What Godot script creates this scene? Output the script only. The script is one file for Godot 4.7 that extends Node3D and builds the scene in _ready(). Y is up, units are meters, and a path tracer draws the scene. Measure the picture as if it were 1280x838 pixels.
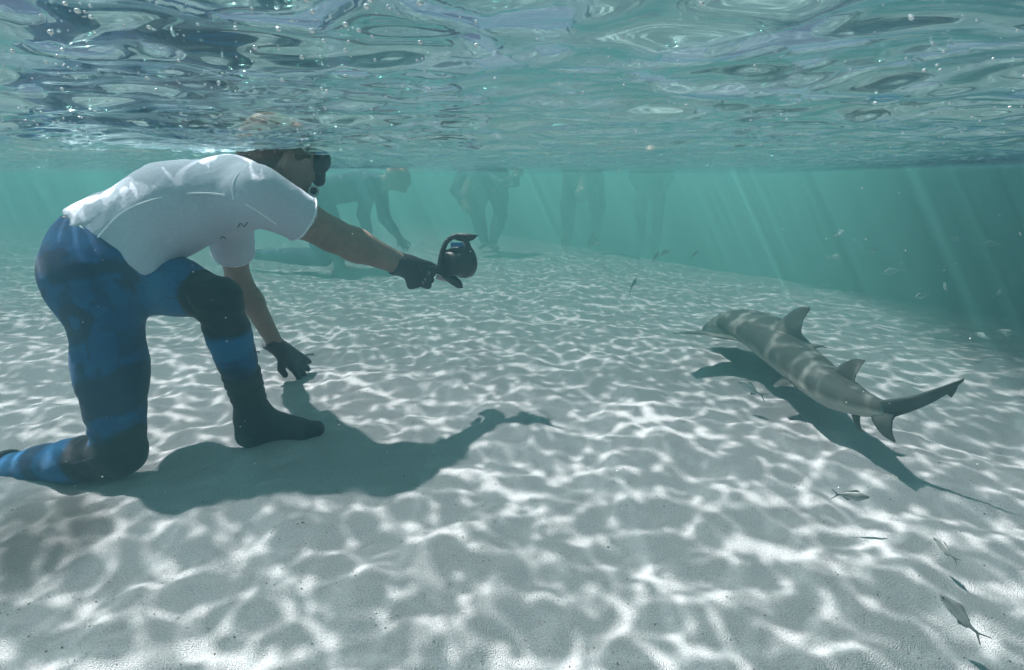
extends Node3D
# A shallow sand flat under clear green water: a kneeling diver films a young shark, others stand further off.
# y = 0 is the sand near the camera, y = DEPTH the calm water surface. Units are metres.

const DEPTH := 0.85
const EYE := Vector3(0, 0.78, 0)
const PITCH := 15.8
const FOCAL := 700.0                    # in pixels of a 1280 x 838 picture
const SUN_TRAVEL := Vector3(0.47, -1.0, 0.26)
const TILE := 2.4                       # the wave field repeats after this many metres
const WN := 512
var wave_h: PackedFloat32Array
var focus: PackedFloat32Array
var taken := {}
var dune := FastNoiseLite.new()
var lump := FastNoiseLite.new()
var grain := FastNoiseLite.new()


func _ready():
	# ---- camera, sky, sun, haze of the water
	var cam := Camera3D.new(); cam.name = "camera"
	cam.fov = 2.0 * rad_to_deg(atan(419.0 / FOCAL)); cam.near = 0.02; cam.far = 400.0
	add_child(cam); cam.position = EYE; cam.rotation_degrees.x = -PITCH; cam.current = true
	var env := Environment.new()
	env.background_mode = Environment.BG_SKY
	var sm := ProceduralSkyMaterial.new()
	sm.sky_energy_multiplier = 0.45
	sm.sky_top_color = Color(0.34, 0.49, 0.70); sm.sky_horizon_color = Color(0.62, 0.74, 0.76)
	sm.ground_horizon_color = Color(0.30, 0.42, 0.45); sm.ground_bottom_color = Color(0.20, 0.30, 0.33)
	var sky := Sky.new(); sky.sky_material = sm; env.sky = sky
	env.tonemap_mode = Environment.TONE_MAPPER_LINEAR
	env.tonemap_exposure = 5.6
	env.volumetric_fog_enabled = true
	env.volumetric_fog_density = 0.0            # the air is clear; the water's own haze is built in murk()
	env.sdfgi_enabled = true; env.ssao_enabled = true; env.ssil_enabled = true
	var we := WorldEnvironment.new(); we.environment = env; we.name = "world"; add_child(we)
	var sun := DirectionalLight3D.new(); sun.name = "sun"; sun.light_energy = 1.6; sun.light_color = Color(1, 0.99, 0.975)
	sun.light_angular_distance = 1.35; sun.shadow_enabled = true; add_child(sun)
	sun.look_at_from_position(Vector3.ZERO, SUN_TRAVEL, Vector3.UP)
	stage("start")
	# ---- the setting
	for n in [[dune, 1, 0.55], [lump, 2, 4.5], [grain, 3, 22.0]]:
		n[0].seed = n[1]; n[0].frequency = n[2]; n[0].noise_type = FastNoiseLite.TYPE_SIMPLEX; n[0].fractal_octaves = 2
	make_waves()
	make_focus()
	fine_ripples()
	stage("waves")
	water()
	stage("water")
	seabed()
	stage("sand")
	# ---- people and what they hold
	main_diver()
	stage("diver")
	video_camera()
	background_people()
	stage("people")
	# ---- animals
	shark()
	small_fish()
	# ---- small loose things
	litter()
	suspended()
	murk()
	stage("done")


func stage(s): print(s, " ", Time.get_ticks_msec())


# ------------------------------------------------------------------ helpers
func numbered(called: String) -> String:
	var n: int = taken.get(called, -1) + 1
	taken[called] = n
	return called if n == 0 else "%s_%03d" % [called, n]

func thing(called: String, label: String, category: String, group := "") -> Node3D:
	var o := Node3D.new(); o.name = numbered(called); add_child(o)
	tag(o, label, category, group)
	return o

func tag(o: Node, label: String, category: String, group := ""):
	o.set_meta("label", label); o.set_meta("category", category)
	if group: o.set_meta("group", group)

func obj(called: String, mesh: Mesh, mat: Material, parent: Node = null) -> MeshInstance3D:
	var o := MeshInstance3D.new(); o.mesh = mesh; o.material_override = mat
	if parent == null:
		o.name = numbered(called); add_child(o)
	else:
		o.name = called; parent.add_child(o, true)
	return o

func pix(px: float, py: float, z: float) -> Vector3:
	# the point that far in front of the camera (along -z) on the line of sight of a pixel of the photograph
	var p := deg_to_rad(PITCH)
	var a := (px - 640.0) / FOCAL; var b := (419.0 - py) / FOCAL
	var t := z / (b * sin(p) + cos(p))
	return EYE + Vector3(a * t, t * (b * cos(p) - sin(p)), -z)

func gnd(px: float, py: float) -> Vector3:
	var d := pix(px, py, 1.0) - EYE
	return EYE + d * (-EYE.y / d.y)

func paint(lin: Color, rough := 0.8, spec := 0.5) -> StandardMaterial3D:
	var m := StandardMaterial3D.new(); m.albedo_color = lin.linear_to_srgb(); m.roughness = rough; m.metallic_specular = spec
	return m

func vertex_paint(rough := 0.8, spec := 0.5) -> StandardMaterial3D:
	var m := StandardMaterial3D.new(); m.vertex_color_use_as_albedo = true; m.roughness = rough; m.metallic_specular = spec
	return m

func noise_texture(freq: float, size: int, lo: float, hi: float, sd: int, octaves := 4) -> NoiseTexture2D:
	var n := FastNoiseLite.new(); n.seed = sd; n.frequency = freq; n.fractal_octaves = octaves; n.noise_type = FastNoiseLite.TYPE_SIMPLEX
	var t := NoiseTexture2D.new(); t.width = size; t.height = size; t.seamless = true; t.noise = n
	var g := Gradient.new(); g.set_color(0, Color(lo, lo, lo)); g.set_color(1, Color(hi, hi, hi)); t.color_ramp = g
	return t

func arrays_mesh(v: PackedVector3Array, idx: PackedInt32Array, uv = null, col = null, nor = null) -> ArrayMesh:
	var arr := []; arr.resize(Mesh.ARRAY_MAX)
	arr[Mesh.ARRAY_VERTEX] = v; arr[Mesh.ARRAY_INDEX] = idx
	if uv != null: arr[Mesh.ARRAY_TEX_UV] = uv
	if col != null: arr[Mesh.ARRAY_COLOR] = col
	if nor != null:
		arr[Mesh.ARRAY_NORMAL] = nor
		var am := ArrayMesh.new(); am.add_surface_from_arrays(Mesh.PRIMITIVE_TRIANGLES, arr); return am
	var st := SurfaceTool.new(); st.create_from_arrays(arr); st.generate_normals()
	return st.commit()

func tube(path: PackedVector3Array, radius: float, sides := 8, closed := false) -> ArrayMesh:
	var v := PackedVector3Array(); var idx := PackedInt32Array()
	var n := path.size()
	var side := Vector3.ZERO
	for i in n:
		var t := (path[(i + 1) % n] - path[(i + n - 1) % n]) if closed else (path[mini(i + 1, n - 1)] - path[maxi(i - 1, 0)])
		t = t.normalized()
		if side == Vector3.ZERO: side = t.cross(Vector3.UP if absf(t.y) < 0.9 else Vector3.RIGHT)
		side = (side - t * side.dot(t)).normalized()
		var other := t.cross(side)
		for k in sides:
			var a := TAU * k / sides
			v.append(path[i] + (side * cos(a) + other * sin(a)) * radius)
	for i in (n if closed else n - 1):
		for k in sides:
			var a := i * sides + k; var b := i * sides + (k + 1) % sides
			var c := ((i + 1) % n) * sides + k; var d := ((i + 1) % n) * sides + (k + 1) % sides
			idx.append_array([a, b, c, b, d, c])
	if not closed:
		v.append(path[0]); v.append(path[n - 1])
		for k in sides:
			idx.append_array([v.size() - 2, (k + 1) % sides, k, v.size() - 1, (n - 1) * sides + k, (n - 1) * sides + (k + 1) % sides])
	return arrays_mesh(v, idx)

func smooth_path(pts: Array, steps := 6) -> PackedVector3Array:
	var out := PackedVector3Array()
	for i in pts.size() - 1:
		var p0: Vector3 = pts[maxi(i - 1, 0)]; var p1: Vector3 = pts[i]; var p2: Vector3 = pts[i + 1]; var p3: Vector3 = pts[mini(i + 2, pts.size() - 1)]
		for s in steps: out.append(p1.cubic_interpolate(p2, p0, p3, float(s) / steps))
	out.append(pts[-1])
	return out


# ------------------------------------------------------------------ water
func make_waves():
	# a sum of small travelling waves that repeats after TILE metres
	var rng := RandomNumberGenerator.new(); rng.seed = 11
	wave_h = PackedFloat32Array(); wave_h.resize(WN * WN)
	var cs := PackedFloat32Array(); cs.resize(WN)
	for i in WN: cs[i] = cos(TAU * i / WN)
	for k in 60:
		var lam := 0.043 * pow(8.5, pow(rng.randf(), 1.25))
		var ang := 2.0 + rng.randfn(0.0, 0.75)
		var kx := roundi(TILE / lam * cos(ang)); var kz := roundi(TILE / lam * sin(ang))
		if kx == 0 and kz == 0: continue
		var kk := sqrt(float(kx * kx + kz * kz)) * TAU / TILE
		var amp := 0.033 / kk * rng.randf_range(0.5, 1.3) * clampf(lam / 0.09, 0.5, 1.0)
		var ph := rng.randi() % WN
		for j in WN:
			var base := kz * j + ph + 256 * WN
			var row := j * WN
			for i in WN: wave_h[row + i] += amp * cs[(base + kx * i) & 511]

func fine_ripples():
	# short wind ripples riding on the waves, drawn out across the line of sight
	var rng := RandomNumberGenerator.new(); rng.seed = 4
	var cs := PackedFloat32Array()
	for i in WN: cs.append(cos(TAU * i / WN))
	for k in 26:
		var lam := rng.randf_range(0.030, 0.065)
		var ang := 1.57 + rng.randfn(0.0, 0.55)
		var kx := roundi(TILE / lam * cos(ang)); var kz := roundi(TILE / lam * sin(ang))
		var amp := 0.022 / (sqrt(float(kx * kx + kz * kz)) * TAU / TILE) * rng.randf_range(0.5, 1.3)
		var ph := rng.randi() % WN
		for j in WN:
			var base := kz * j + ph + 256 * WN
			var row := j * WN
			for i in WN: wave_h[row + i] += amp * cs[(base + kx * i) & 511]

func make_focus():
	# where the waves would gather sunlight on the sand: rays bent by slope, counted on landing
	focus = PackedFloat32Array(); focus.resize(WN * WN)
	var cell := TILE / WN
	var bend := DEPTH * 0.25 / (2.0 * cell) / cell
	var dx := PackedFloat32Array(); dx.resize(WN * WN)
	var dz := PackedFloat32Array(); dz.resize(WN * WN)
	for j in WN:
		var ju := ((j + 511) & 511) * WN; var jd := ((j + 1) & 511) * WN; var r := j * WN
		for i in WN:
			dx[r + i] = (wave_h[r + ((i + 1) & 511)] - wave_h[r + ((i + 511) & 511)]) * -bend
			dz[r + i] = (wave_h[jd + i] - wave_h[ju + i]) * -bend
	for j in WN:
		var r := j * WN; var q := ((j + 1) & 511) * WN
		for i in WN:
			var i1 := (i + 1) & 511
			var ax := dx[r + i]; var bx := dx[r + i1] - ax + 1.0; var cx := dx[q + i] - ax; var ex := dx[q + i1] - dx[r + i1] - cx
			var az := dz[r + i]; var bz := dz[r + i1] - az; var cz := dz[q + i] - az + 1.0; var ez := dz[q + i1] - dz[r + i1] - cz + 1.0
			ax += i + 2048.0; az += j + 2048.0
			for s in 4:
				var u := (s & 1) * 0.5 + 0.25; var v := (s >> 1) * 0.5 + 0.25
				focus[((int(az + bz * u + cz * v + ez * u * v) & 511) << 9) + (int(ax + bx * u + cx * v + ex * u * v) & 511)] += 0.25
	var tmp := PackedFloat32Array(); tmp.resize(WN * WN)
	for p in 1:
		for j in WN:
			var r := j * WN
			for i in WN: tmp[r + i] = 0.25 * focus[r + ((i + 511) & 511)] + 0.5 * focus[r + i] + 0.25 * focus[r + ((i + 1) & 511)]
		for j in WN:
			var r := j * WN; var a := ((j + 511) & 511) * WN; var b := ((j + 1) & 511) * WN
			for i in WN: focus[r + i] = 0.25 * tmp[a + i] + 0.5 * tmp[r + i] + 0.25 * tmp[b + i]

func wave(x: float, z: float) -> float:
	var u := fposmod(x / TILE, 1.0) * WN; var v := fposmod(z / TILE, 1.0) * WN
	var i := int(u) & 511; var j := int(v) & 511
	u -= floorf(u); v -= floorf(v)
	var i1 := (i + 1) & 511; var j1 := (j + 1) & 511
	return lerpf(lerpf(wave_h[j * WN + i], wave_h[j * WN + i1], u), lerpf(wave_h[j1 * WN + i], wave_h[j1 * WN + i1], u), v)

func water_material(a: float) -> StandardMaterial3D:
	# seen from below at these flat angles, the skin of the water is a mirror that lets part of the daylight through
	var im := Image.create(2, 2, false, Image.FORMAT_RGBA8); im.fill(Color.WHITE)
	var m := StandardMaterial3D.new()
	m.albedo_texture = ImageTexture.create_from_image(im)
	m.albedo_color = Color(0.80, 0.95, 0.92, a)
	m.metallic = 1.0; m.roughness = 0.03; m.transparency = BaseMaterial3D.TRANSPARENCY_ALPHA
	return m

func water():
	var xs := PackedFloat32Array(); var zs := PackedFloat32Array()
	var x := -36.0
	while x < 36.0:
		xs.append(x); x += 0.0075 if absf(x) < 0.9 else 0.0125 if absf(x) < 1.6 else 0.04 if absf(x) < 6.0 else 0.8
	xs.append(36.0)
	var z := -36.0
	while z < 8.0:
		zs.append(z); z += 0.0075 if z > -1.2 and z < 0.1 else 0.0125 if z > -2.2 and z < 0.2 else 0.04 if z > -8.0 and z < 2.0 else 0.8
	zs.append(8.0)
	var v := PackedVector3Array(); var idx := PackedInt32Array()
	for zz in zs:
		for xx in xs: v.append(Vector3(xx, DEPTH + wave(xx, zz), zz))
	var w := xs.size()
	for j in zs.size() - 1:
		for i in w - 1:
			var a := j * w + i
			idx.append_array([a, a + 1, a + w, a + 1, a + w + 1, a + w])
	var o := obj("water", arrays_mesh(v, idx), water_material(0.50)); o.set_meta("kind", "structure")
	# added sheets under it, shaped to shade the sand outside the bright caustic net
	var skin := water_material(0.52)
	for lim in [2.3, 0.95]:
		var mm := MultiMesh.new(); mm.transform_format = MultiMesh.TRANSFORM_3D
		mm.mesh = shade_sheet(lim)
		var spots := []
		for j in range(-10, 2):
			for i in range(-10, 10): spots.append(Vector3(i * TILE, DEPTH, j * TILE))
		mm.instance_count = spots.size()
		for i in spots.size(): mm.set_instance_transform(i, Transform3D(Basis(), spots[i]))
		var r := MultiMeshInstance3D.new(); r.multimesh = mm; r.material_override = skin
		r.name = numbered("water_shade_sheets"); r.set_meta("kind", "stuff"); add_child(r)
		tag(r, "added half-clear sheets under the water surface, shaped to cast the net of light on the sand", "ripples", "added sheets that shape the sunlight")

func shade_sheet(lim: float) -> ArrayMesh:
	# an added shading sheet wherever focus < lim, hanging a little under the surface and meeting it at the rim
	var v := PackedVector3Array(); var idx := PackedInt32Array()
	var cell := TILE / WN
	var at := PackedInt32Array(); at.resize((WN + 1) * (WN + 1)); at.fill(-1)
	var atx := at.duplicate(); var atz := at.duplicate()
	var f := PackedFloat32Array(); f.resize((WN + 1) * (WN + 1))
	var ca := PackedFloat32Array(); var cb := PackedFloat32Array()
	for i in WN: ca.append(cos(TAU * i / WN)); cb.append(sin(TAU * i / WN + 0.7))
	for j in WN + 1:
		for i in WN + 1: f[j * (WN + 1) + i] = lim * (1.0 + 0.34 * (ca[i & 511] * cb[(i * 2 + j * 3) & 511] + ca[(j * 3 - i * 2) & 511] * cb[(j + i) & 511])) - focus[((j & 511) << 9) + (i & 511)]
	const RING := [[0, 0], [1, 0], [1, 1], [0, 1]]
	for j in WN:
		for i in WN:
			var c := j * (WN + 1) + i
			var m := int(f[c] > 0.0) | (int(f[c + 1] > 0.0) << 1) | (int(f[c + WN + 2] > 0.0) << 2) | (int(f[c + WN + 1] > 0.0) << 3)
			if m == 0: continue
			var poly := PackedInt32Array()
			for k in 4:
				var i0: int = i + RING[k][0]; var j0: int = j + RING[k][1]
				var i1: int = i + RING[(k + 1) & 3][0]; var j1: int = j + RING[(k + 1) & 3][1]
				var a := j0 * (WN + 1) + i0; var b := j1 * (WN + 1) + i1
				if f[a] > 0.0:
					if at[a] < 0:
						at[a] = v.size()
						v.append(Vector3(i0 * cell, wave_h[((j0 & 511) << 9) + (i0 & 511)] - 0.0006 - 0.0025 * minf(f[a], 0.8), j0 * cell))
					poly.append(at[a])
				if (f[a] > 0.0) != (f[b] > 0.0):
					var lo := mini(a, b)
					var edge := atx if j0 == j1 else atz
					if edge[lo] < 0:
						var t := f[a] / (f[a] - f[b])
						var hh := lerpf(wave_h[((j0 & 511) << 9) + (i0 & 511)], wave_h[((j1 & 511) << 9) + (i1 & 511)], t)
						edge[lo] = v.size()
						v.append(Vector3(lerpf(i0, i1, t) * cell, hh - 0.0006, lerpf(j0, j1, t) * cell))
						if j0 == j1: atx = edge
						else: atz = edge
					poly.append(edge[lo])
			for k in range(1, poly.size() - 1): idx.append_array([poly[0], poly[k], poly[k + 1]])
	return arrays_mesh(v, idx)


# ------------------------------------------------------------------ sand
func sand_y(x: float, z: float) -> float:
	var h := 0.020 * dune.get_noise_2d(x, z) + 0.016 * dune.get_noise_2d(x * 3.1 + 5.0, z * 3.1) + 0.011 * lump.get_noise_2d(x, z)
	# the flat falls away into deeper water beyond a line that runs from the far middle to the near right
	var s := (x - 2.6) * 0.85 + (-z - 4.0) * 0.52
	var fall := clampf((s + 1.8) / 13.0, 0.0, 1.0)
	return h - 2.2 * fall * fall * (3.0 - 2.0 * fall)

func seabed():
	var v := PackedVector3Array(); var idx := PackedInt32Array()
	var xs := PackedFloat32Array(); var zs := PackedFloat32Array()
	var x := -36.0
	while x < 36.0:
		xs.append(x); x += 0.010 if absf(x) < 1.7 else 0.05 if absf(x) < 8.0 else 0.8
	xs.append(36.0)
	var z := -36.0
	while z < 4.0:
		zs.append(z); z += 0.010 if z > -2.6 and z < -0.5 else 0.05 if z > -9.0 and z < 0.0 else 0.8
	zs.append(4.0)
	for zz in zs:
		for xx in xs:
			var y := sand_y(xx, zz)
			if absf(xx) < 1.9 and zz > -3.0: y += 0.0022 * grain.get_noise_2d(xx, zz)
			v.append(Vector3(xx, y, zz))
	var w := xs.size()
	for j in zs.size() - 1:
		for i in w - 1:
			var a := j * w + i
			idx.append_array([a, a + 1, a + w, a + 1, a + w + 1, a + w])
	var m := StandardMaterial3D.new()
	m.albedo_color = Color(0.53, 0.55, 0.575).linear_to_srgb(); m.roughness = 0.96; m.metallic_specular = 0.2
	m.uv1_triplanar = true; m.uv1_world_triplanar = true; m.uv1_scale = Vector3(1.9, 1.9, 1.9)
	m.albedo_texture = noise_texture(0.09, 1024, 0.74, 1.0, 5, 5)
	m.heightmap_enabled = true; m.heightmap_scale = 0.6; m.heightmap_texture = noise_texture(0.16, 1024, 0.0, 1.0, 6, 5)
	var o := obj("sand", arrays_mesh(v, idx), m); o.set_meta("kind", "structure")


# ------------------------------------------------------------------ soft bodies
class Field:
	var lo: Vector3
	var cell: float
	var nx: int
	var ny: int
	var nz: int
	var d: PackedFloat32Array
	func _init(a: Vector3, b: Vector3, c: float):
		lo = a; cell = c
		nx = int((b.x - a.x) / c) + 2; ny = int((b.y - a.y) / c) + 2; nz = int((b.z - a.z) / c) + 2
		d = PackedFloat32Array(); d.resize(nx * ny * nz); d.fill(0.5)
	# a tapered capsule from a to b joined with softness k; flattened along n by s; cut where p lies beyond a plane [point, outward normal]
	func cap(a: Vector3, b: Vector3, ra: float, rb: float, k := 0.02, n := Vector3.ZERO, s := 1.0, cut = null):
		var r := maxf(ra, rb) * maxf(1.0, s) + k + 2.5 * cell
		var p0 := (a.min(b) - Vector3.ONE * r - lo) / cell
		var p1 := (a.max(b) + Vector3.ONE * r - lo) / cell
		var i0 := maxi(0, int(p0.x)); var j0 := maxi(0, int(p0.y)); var k0 := maxi(0, int(p0.z))
		var i1 := mini(nx - 1, int(p1.x) + 1); var j1 := mini(ny - 1, int(p1.y) + 1); var k1 := mini(nz - 1, int(p1.z) + 1)
		var ab := b - a
		var squash := 1.0 / s - 1.0
		if s != 1.0: ab += n * (ab.dot(n) * squash)
		var ll := maxf(ab.length_squared(), 1e-9)
		var cp: Vector3 = cut[0] if cut != null else Vector3.ZERO
		var cn: Vector3 = cut[1] if cut != null else Vector3.ZERO
		for kk in range(k0, k1 + 1):
			for jj in range(j0, j1 + 1):
				var at := (kk * ny + jj) * nx
				for ii in range(i0, i1 + 1):
					var q := lo + Vector3(ii, jj, kk) * cell
					var e := q - a
					if s != 1.0: e += n * (e.dot(n) * squash)
					var t := clampf(e.dot(ab) / ll, 0.0, 1.0)
					var v := (e - ab * t).length() - lerpf(ra, rb, t)
					if s < 1.0: v *= lerpf(s, 1.0, 0.5)
					if cut != null: v = maxf(v, (q - cp).dot(cn))
					var o := d[at + ii]
					var h := k - absf(o - v)
					d[at + ii] = minf(o, v) - (h * h / (4.0 * k) if h > 0.0 else 0.0)
	func cut(p: Vector3, n: Vector3):
		for kk in nz:
			for jj in ny:
				var at := (kk * ny + jj) * nx
				for ii in nx:
					if d[at + ii] < 0.1: d[at + ii] = maxf(d[at + ii], (lo + Vector3(ii, jj, kk) * cell - p).dot(n))
	func roughen(f: Callable):
		for kk in nz:
			for jj in ny:
				var at := (kk * ny + jj) * nx
				for ii in nx:
					if absf(d[at + ii]) < 0.03: d[at + ii] += f.call(lo + Vector3(ii, jj, kk) * cell)
	func sample(p: Vector3) -> float:
		var q := (p - lo) / cell
		var i := clampi(int(q.x), 0, nx - 2); var j := clampi(int(q.y), 0, ny - 2); var k := clampi(int(q.z), 0, nz - 2)
		var u := q.x - i; var v := q.y - j; var w := q.z - k
		var a := (k * ny + j) * nx + i
		var b := a + nx * ny
		return lerpf(lerpf(lerpf(d[a], d[a + 1], u), lerpf(d[a + nx], d[a + nx + 1], u), v), lerpf(lerpf(d[b], d[b + 1], u), lerpf(d[b + nx], d[b + nx + 1], u), v), w)
	func slope(p: Vector3) -> Vector3:
		var e := cell * 0.75
		return Vector3(sample(p + Vector3(e, 0, 0)) - sample(p - Vector3(e, 0, 0)), sample(p + Vector3(0, e, 0)) - sample(p - Vector3(0, e, 0)), sample(p + Vector3(0, 0, e)) - sample(p - Vector3(0, 0, e))).normalized()
	# surface nets, appended to the given arrays [vertices, normals, colours, indices]
	func net(out: Array, color = null):
		var V: PackedVector3Array = out[0]; var N: PackedVector3Array = out[1]; var C: PackedColorArray = out[2]; var I: PackedInt32Array = out[3]
		var vid := PackedInt32Array(); vid.resize(nx * ny * nz); vid.fill(-1)
		var sx := 1; var sy := nx; var sz := nx * ny
		var off := [0, sx, sy, sx + sy, sz, sx + sz, sy + sz, sx + sy + sz]
		var pos := [Vector3(0, 0, 0), Vector3(1, 0, 0), Vector3(0, 1, 0), Vector3(1, 1, 0), Vector3(0, 0, 1), Vector3(1, 0, 1), Vector3(0, 1, 1), Vector3(1, 1, 1)]
		var edges := [0, 1, 2, 3, 4, 5, 6, 7, 0, 2, 1, 3, 4, 6, 5, 7, 0, 4, 1, 5, 2, 6, 3, 7]
		var cells := PackedInt32Array()
		var near := cell * 1.9
		for k in nz - 1:
			for j in ny - 1:
				var row := (k * ny + j) * nx
				for i in nx - 1:
					var a := row + i
					if absf(d[a]) > near: continue
					var inside := 0
					for c in 8: inside += int(d[a + off[c]] < 0.0)
					if inside == 0 or inside == 8: continue
					var s := Vector3.ZERO; var n := 0
					for e in 12:
						var q0: int = edges[e * 2]; var q1: int = edges[e * 2 + 1]
						var d0 := d[a + off[q0]]; var d1 := d[a + off[q1]]
						if (d0 < 0.0) != (d1 < 0.0):
							s += pos[q0].lerp(pos[q1], d0 / (d0 - d1)); n += 1
					var p := lo + (Vector3(i, j, k) + s / n) * cell
					vid[a] = V.size(); V.append(p)
					var g := slope(p); N.append(g)
					C.append(color.call(p, g) if color != null else Color.WHITE)
					cells.append(a)
		for a in cells:
			for ax in 3:
				var step: int = [sx, sy, sz][ax]
				var s0 := d[a] < 0.0; var s1 := d[a + step] < 0.0
				if s0 == s1: continue
				var u: int = [sy, sz, sx][ax]; var w: int = [sz, sx, sy][ax]
				if a - u - w < 0: continue
				var p0 := vid[a]; var p1 := vid[a - u]; var p2 := vid[a - u - w]; var p3 := vid[a - w]
				if p0 < 0 or p1 < 0 or p2 < 0 or p3 < 0: continue
				if s0: I.append_array([p0, p2, p1, p0, p3, p2])
				else: I.append_array([p0, p1, p2, p0, p2, p3])
		out[0] = V; out[1] = N; out[2] = C; out[3] = I

func blank() -> Array:
	return [PackedVector3Array(), PackedVector3Array(), PackedColorArray(), PackedInt32Array()]

func netted(out: Array) -> ArrayMesh:
	return arrays_mesh(out[0], out[3], null, out[2], out[1])

func field_mesh(f: Field, color = null) -> ArrayMesh:
	var out := blank(); f.net(out, color); return netted(out)

func around(points: Array, pad: float, cell: float) -> Field:
	var lo: Vector3 = points[0]; var hi: Vector3 = points[0]
	for p in points: lo = lo.min(p); hi = hi.max(p)
	return Field.new(lo - Vector3.ONE * pad, hi + Vector3.ONE * pad, cell)

# the bones of a person: J holds joints (hip, knee, ankle, toe, shoulder, elbow, wrist with R / L, and head, look)
func leg(f: Field, J: Dictionary, s: String, g: float, thick := 1.0, foot := true):
	var hip: Vector3 = J["hip" + s]; var knee: Vector3 = J["knee" + s]; var ank: Vector3 = J["ankle" + s]; var toe: Vector3 = J["toe" + s]
	f.cap(hip, hip.lerp(knee, 0.55), 0.098 * thick + g, 0.086 * thick + g, 0.04)
	f.cap(hip.lerp(knee, 0.5), knee, 0.088 * thick + g, 0.064 * thick + g, 0.03)
	f.cap(knee, knee.lerp(ank, 0.3), 0.062 * thick + g, 0.061 * thick + g, 0.02)
	f.cap(knee.lerp(ank, 0.25), knee.lerp(ank, 0.5), 0.060 * thick + g, 0.054 * thick + g, 0.02)
	f.cap(knee.lerp(ank, 0.45), ank, 0.055 * thick + g, 0.036 + g, 0.02)
	if foot:
		var dir := (toe - ank).normalized()
		f.cap(ank, ank - dir * 0.03 + Vector3(0, -0.02, 0), 0.036 + g, 0.034 + g, 0.02)
		f.cap(ank, toe, 0.036 + g, 0.024 + g, 0.02)

func trunk(f: Field, J: Dictionary, g: float, thick := 1.0):
	var hips: Vector3 = (J.hipR + J.hipL) * 0.5; var shs: Vector3 = (J.shoulderR + J.shoulderL) * 0.5
	var hl: Vector3 = (J.hipL - J.hipR).normalized(); var sl: Vector3 = (J.shoulderL - J.shoulderR).normalized()
	for s in [-1.0, 1.0]:
		f.cap(hips + hl * s * 0.05, shs.lerp(hips, 0.22) + sl * s * 0.065, (0.105 + g) * thick, (0.108 + g) * thick, 0.05)
	f.cap(J.shoulderR.lerp(shs, 0.25), J.shoulderL.lerp(shs, 0.25), 0.066 + g, 0.066 + g, 0.05)

func pelvis(f: Field, J: Dictionary, g: float):
	f.cap(J.hipR, J.hipL, 0.108 + g, 0.108 + g, 0.05)
	for s in ["R", "L"]: f.cap(J["hip" + s] + J.back * 0.035, J["hip" + s] + J.back * 0.04 + Vector3(0, -0.03, 0), 0.098 + g, 0.09 + g, 0.05)

func arm(f: Field, J: Dictionary, s: String, g: float, thick := 1.0):
	var sh: Vector3 = J["shoulder" + s]; var el: Vector3 = J["elbow" + s]; var wr: Vector3 = J["wrist" + s]
	f.cap(sh, sh.lerp(el, 0.5), 0.060 * thick + g, 0.051 * thick + g, 0.03)
	f.cap(sh.lerp(el, 0.45), el, 0.052 * thick + g, 0.043 * thick + g, 0.02)
	f.cap(el, el.lerp(wr, 0.35), 0.043 * thick + g, 0.045 * thick + g, 0.02)
	f.cap(el.lerp(wr, 0.3), wr, 0.045 * thick + g, 0.031 * thick + g, 0.02)

func head(f: Field, J: Dictionary):
	var c: Vector3 = J.head; var fw: Vector3 = J.look.normalized()
	var up: Vector3 = (c - (J.shoulderR + J.shoulderL) * 0.5); up = (up - fw * up.dot(fw)).normalized()
	if J.has("crown"): up = (J.crown - fw * J.crown.dot(fw)).normalized()
	var sd: Vector3 = up.cross(fw)
	f.cap((J.shoulderR + J.shoulderL) * 0.5, c - up * 0.05 - fw * 0.01, 0.066, 0.058, 0.04)
	f.cap(c - fw * 0.025 + up * 0.015, c + fw * 0.02 + up * 0.015, 0.084, 0.08, 0.03)
	f.cap(c + fw * 0.03 - up * 0.03, c + fw * 0.055 - up * 0.085, 0.062, 0.036, 0.04)
	f.cap(c + fw * 0.09 + up * 0.005, c + fw * 0.104 - up * 0.03, 0.011, 0.016, 0.015)          # nose
	f.cap(c + fw * 0.085 - up * 0.062 - sd * 0.018, c + fw * 0.085 - up * 0.062 + sd * 0.018, 0.010, 0.010, 0.012)   # mouth
	f.cap(c + fw * 0.078 + up * 0.03 - sd * 0.04, c + fw * 0.078 + up * 0.03 + sd * 0.04, 0.012, 0.012, 0.015)      # brow
	for s in [-1.0, 1.0]: f.cap(c + sd * s * 0.084 + up * 0.015, c + sd * s * 0.088 - up * 0.03 - fw * 0.005, 0.016, 0.012, 0.01, sd, 0.5)

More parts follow.
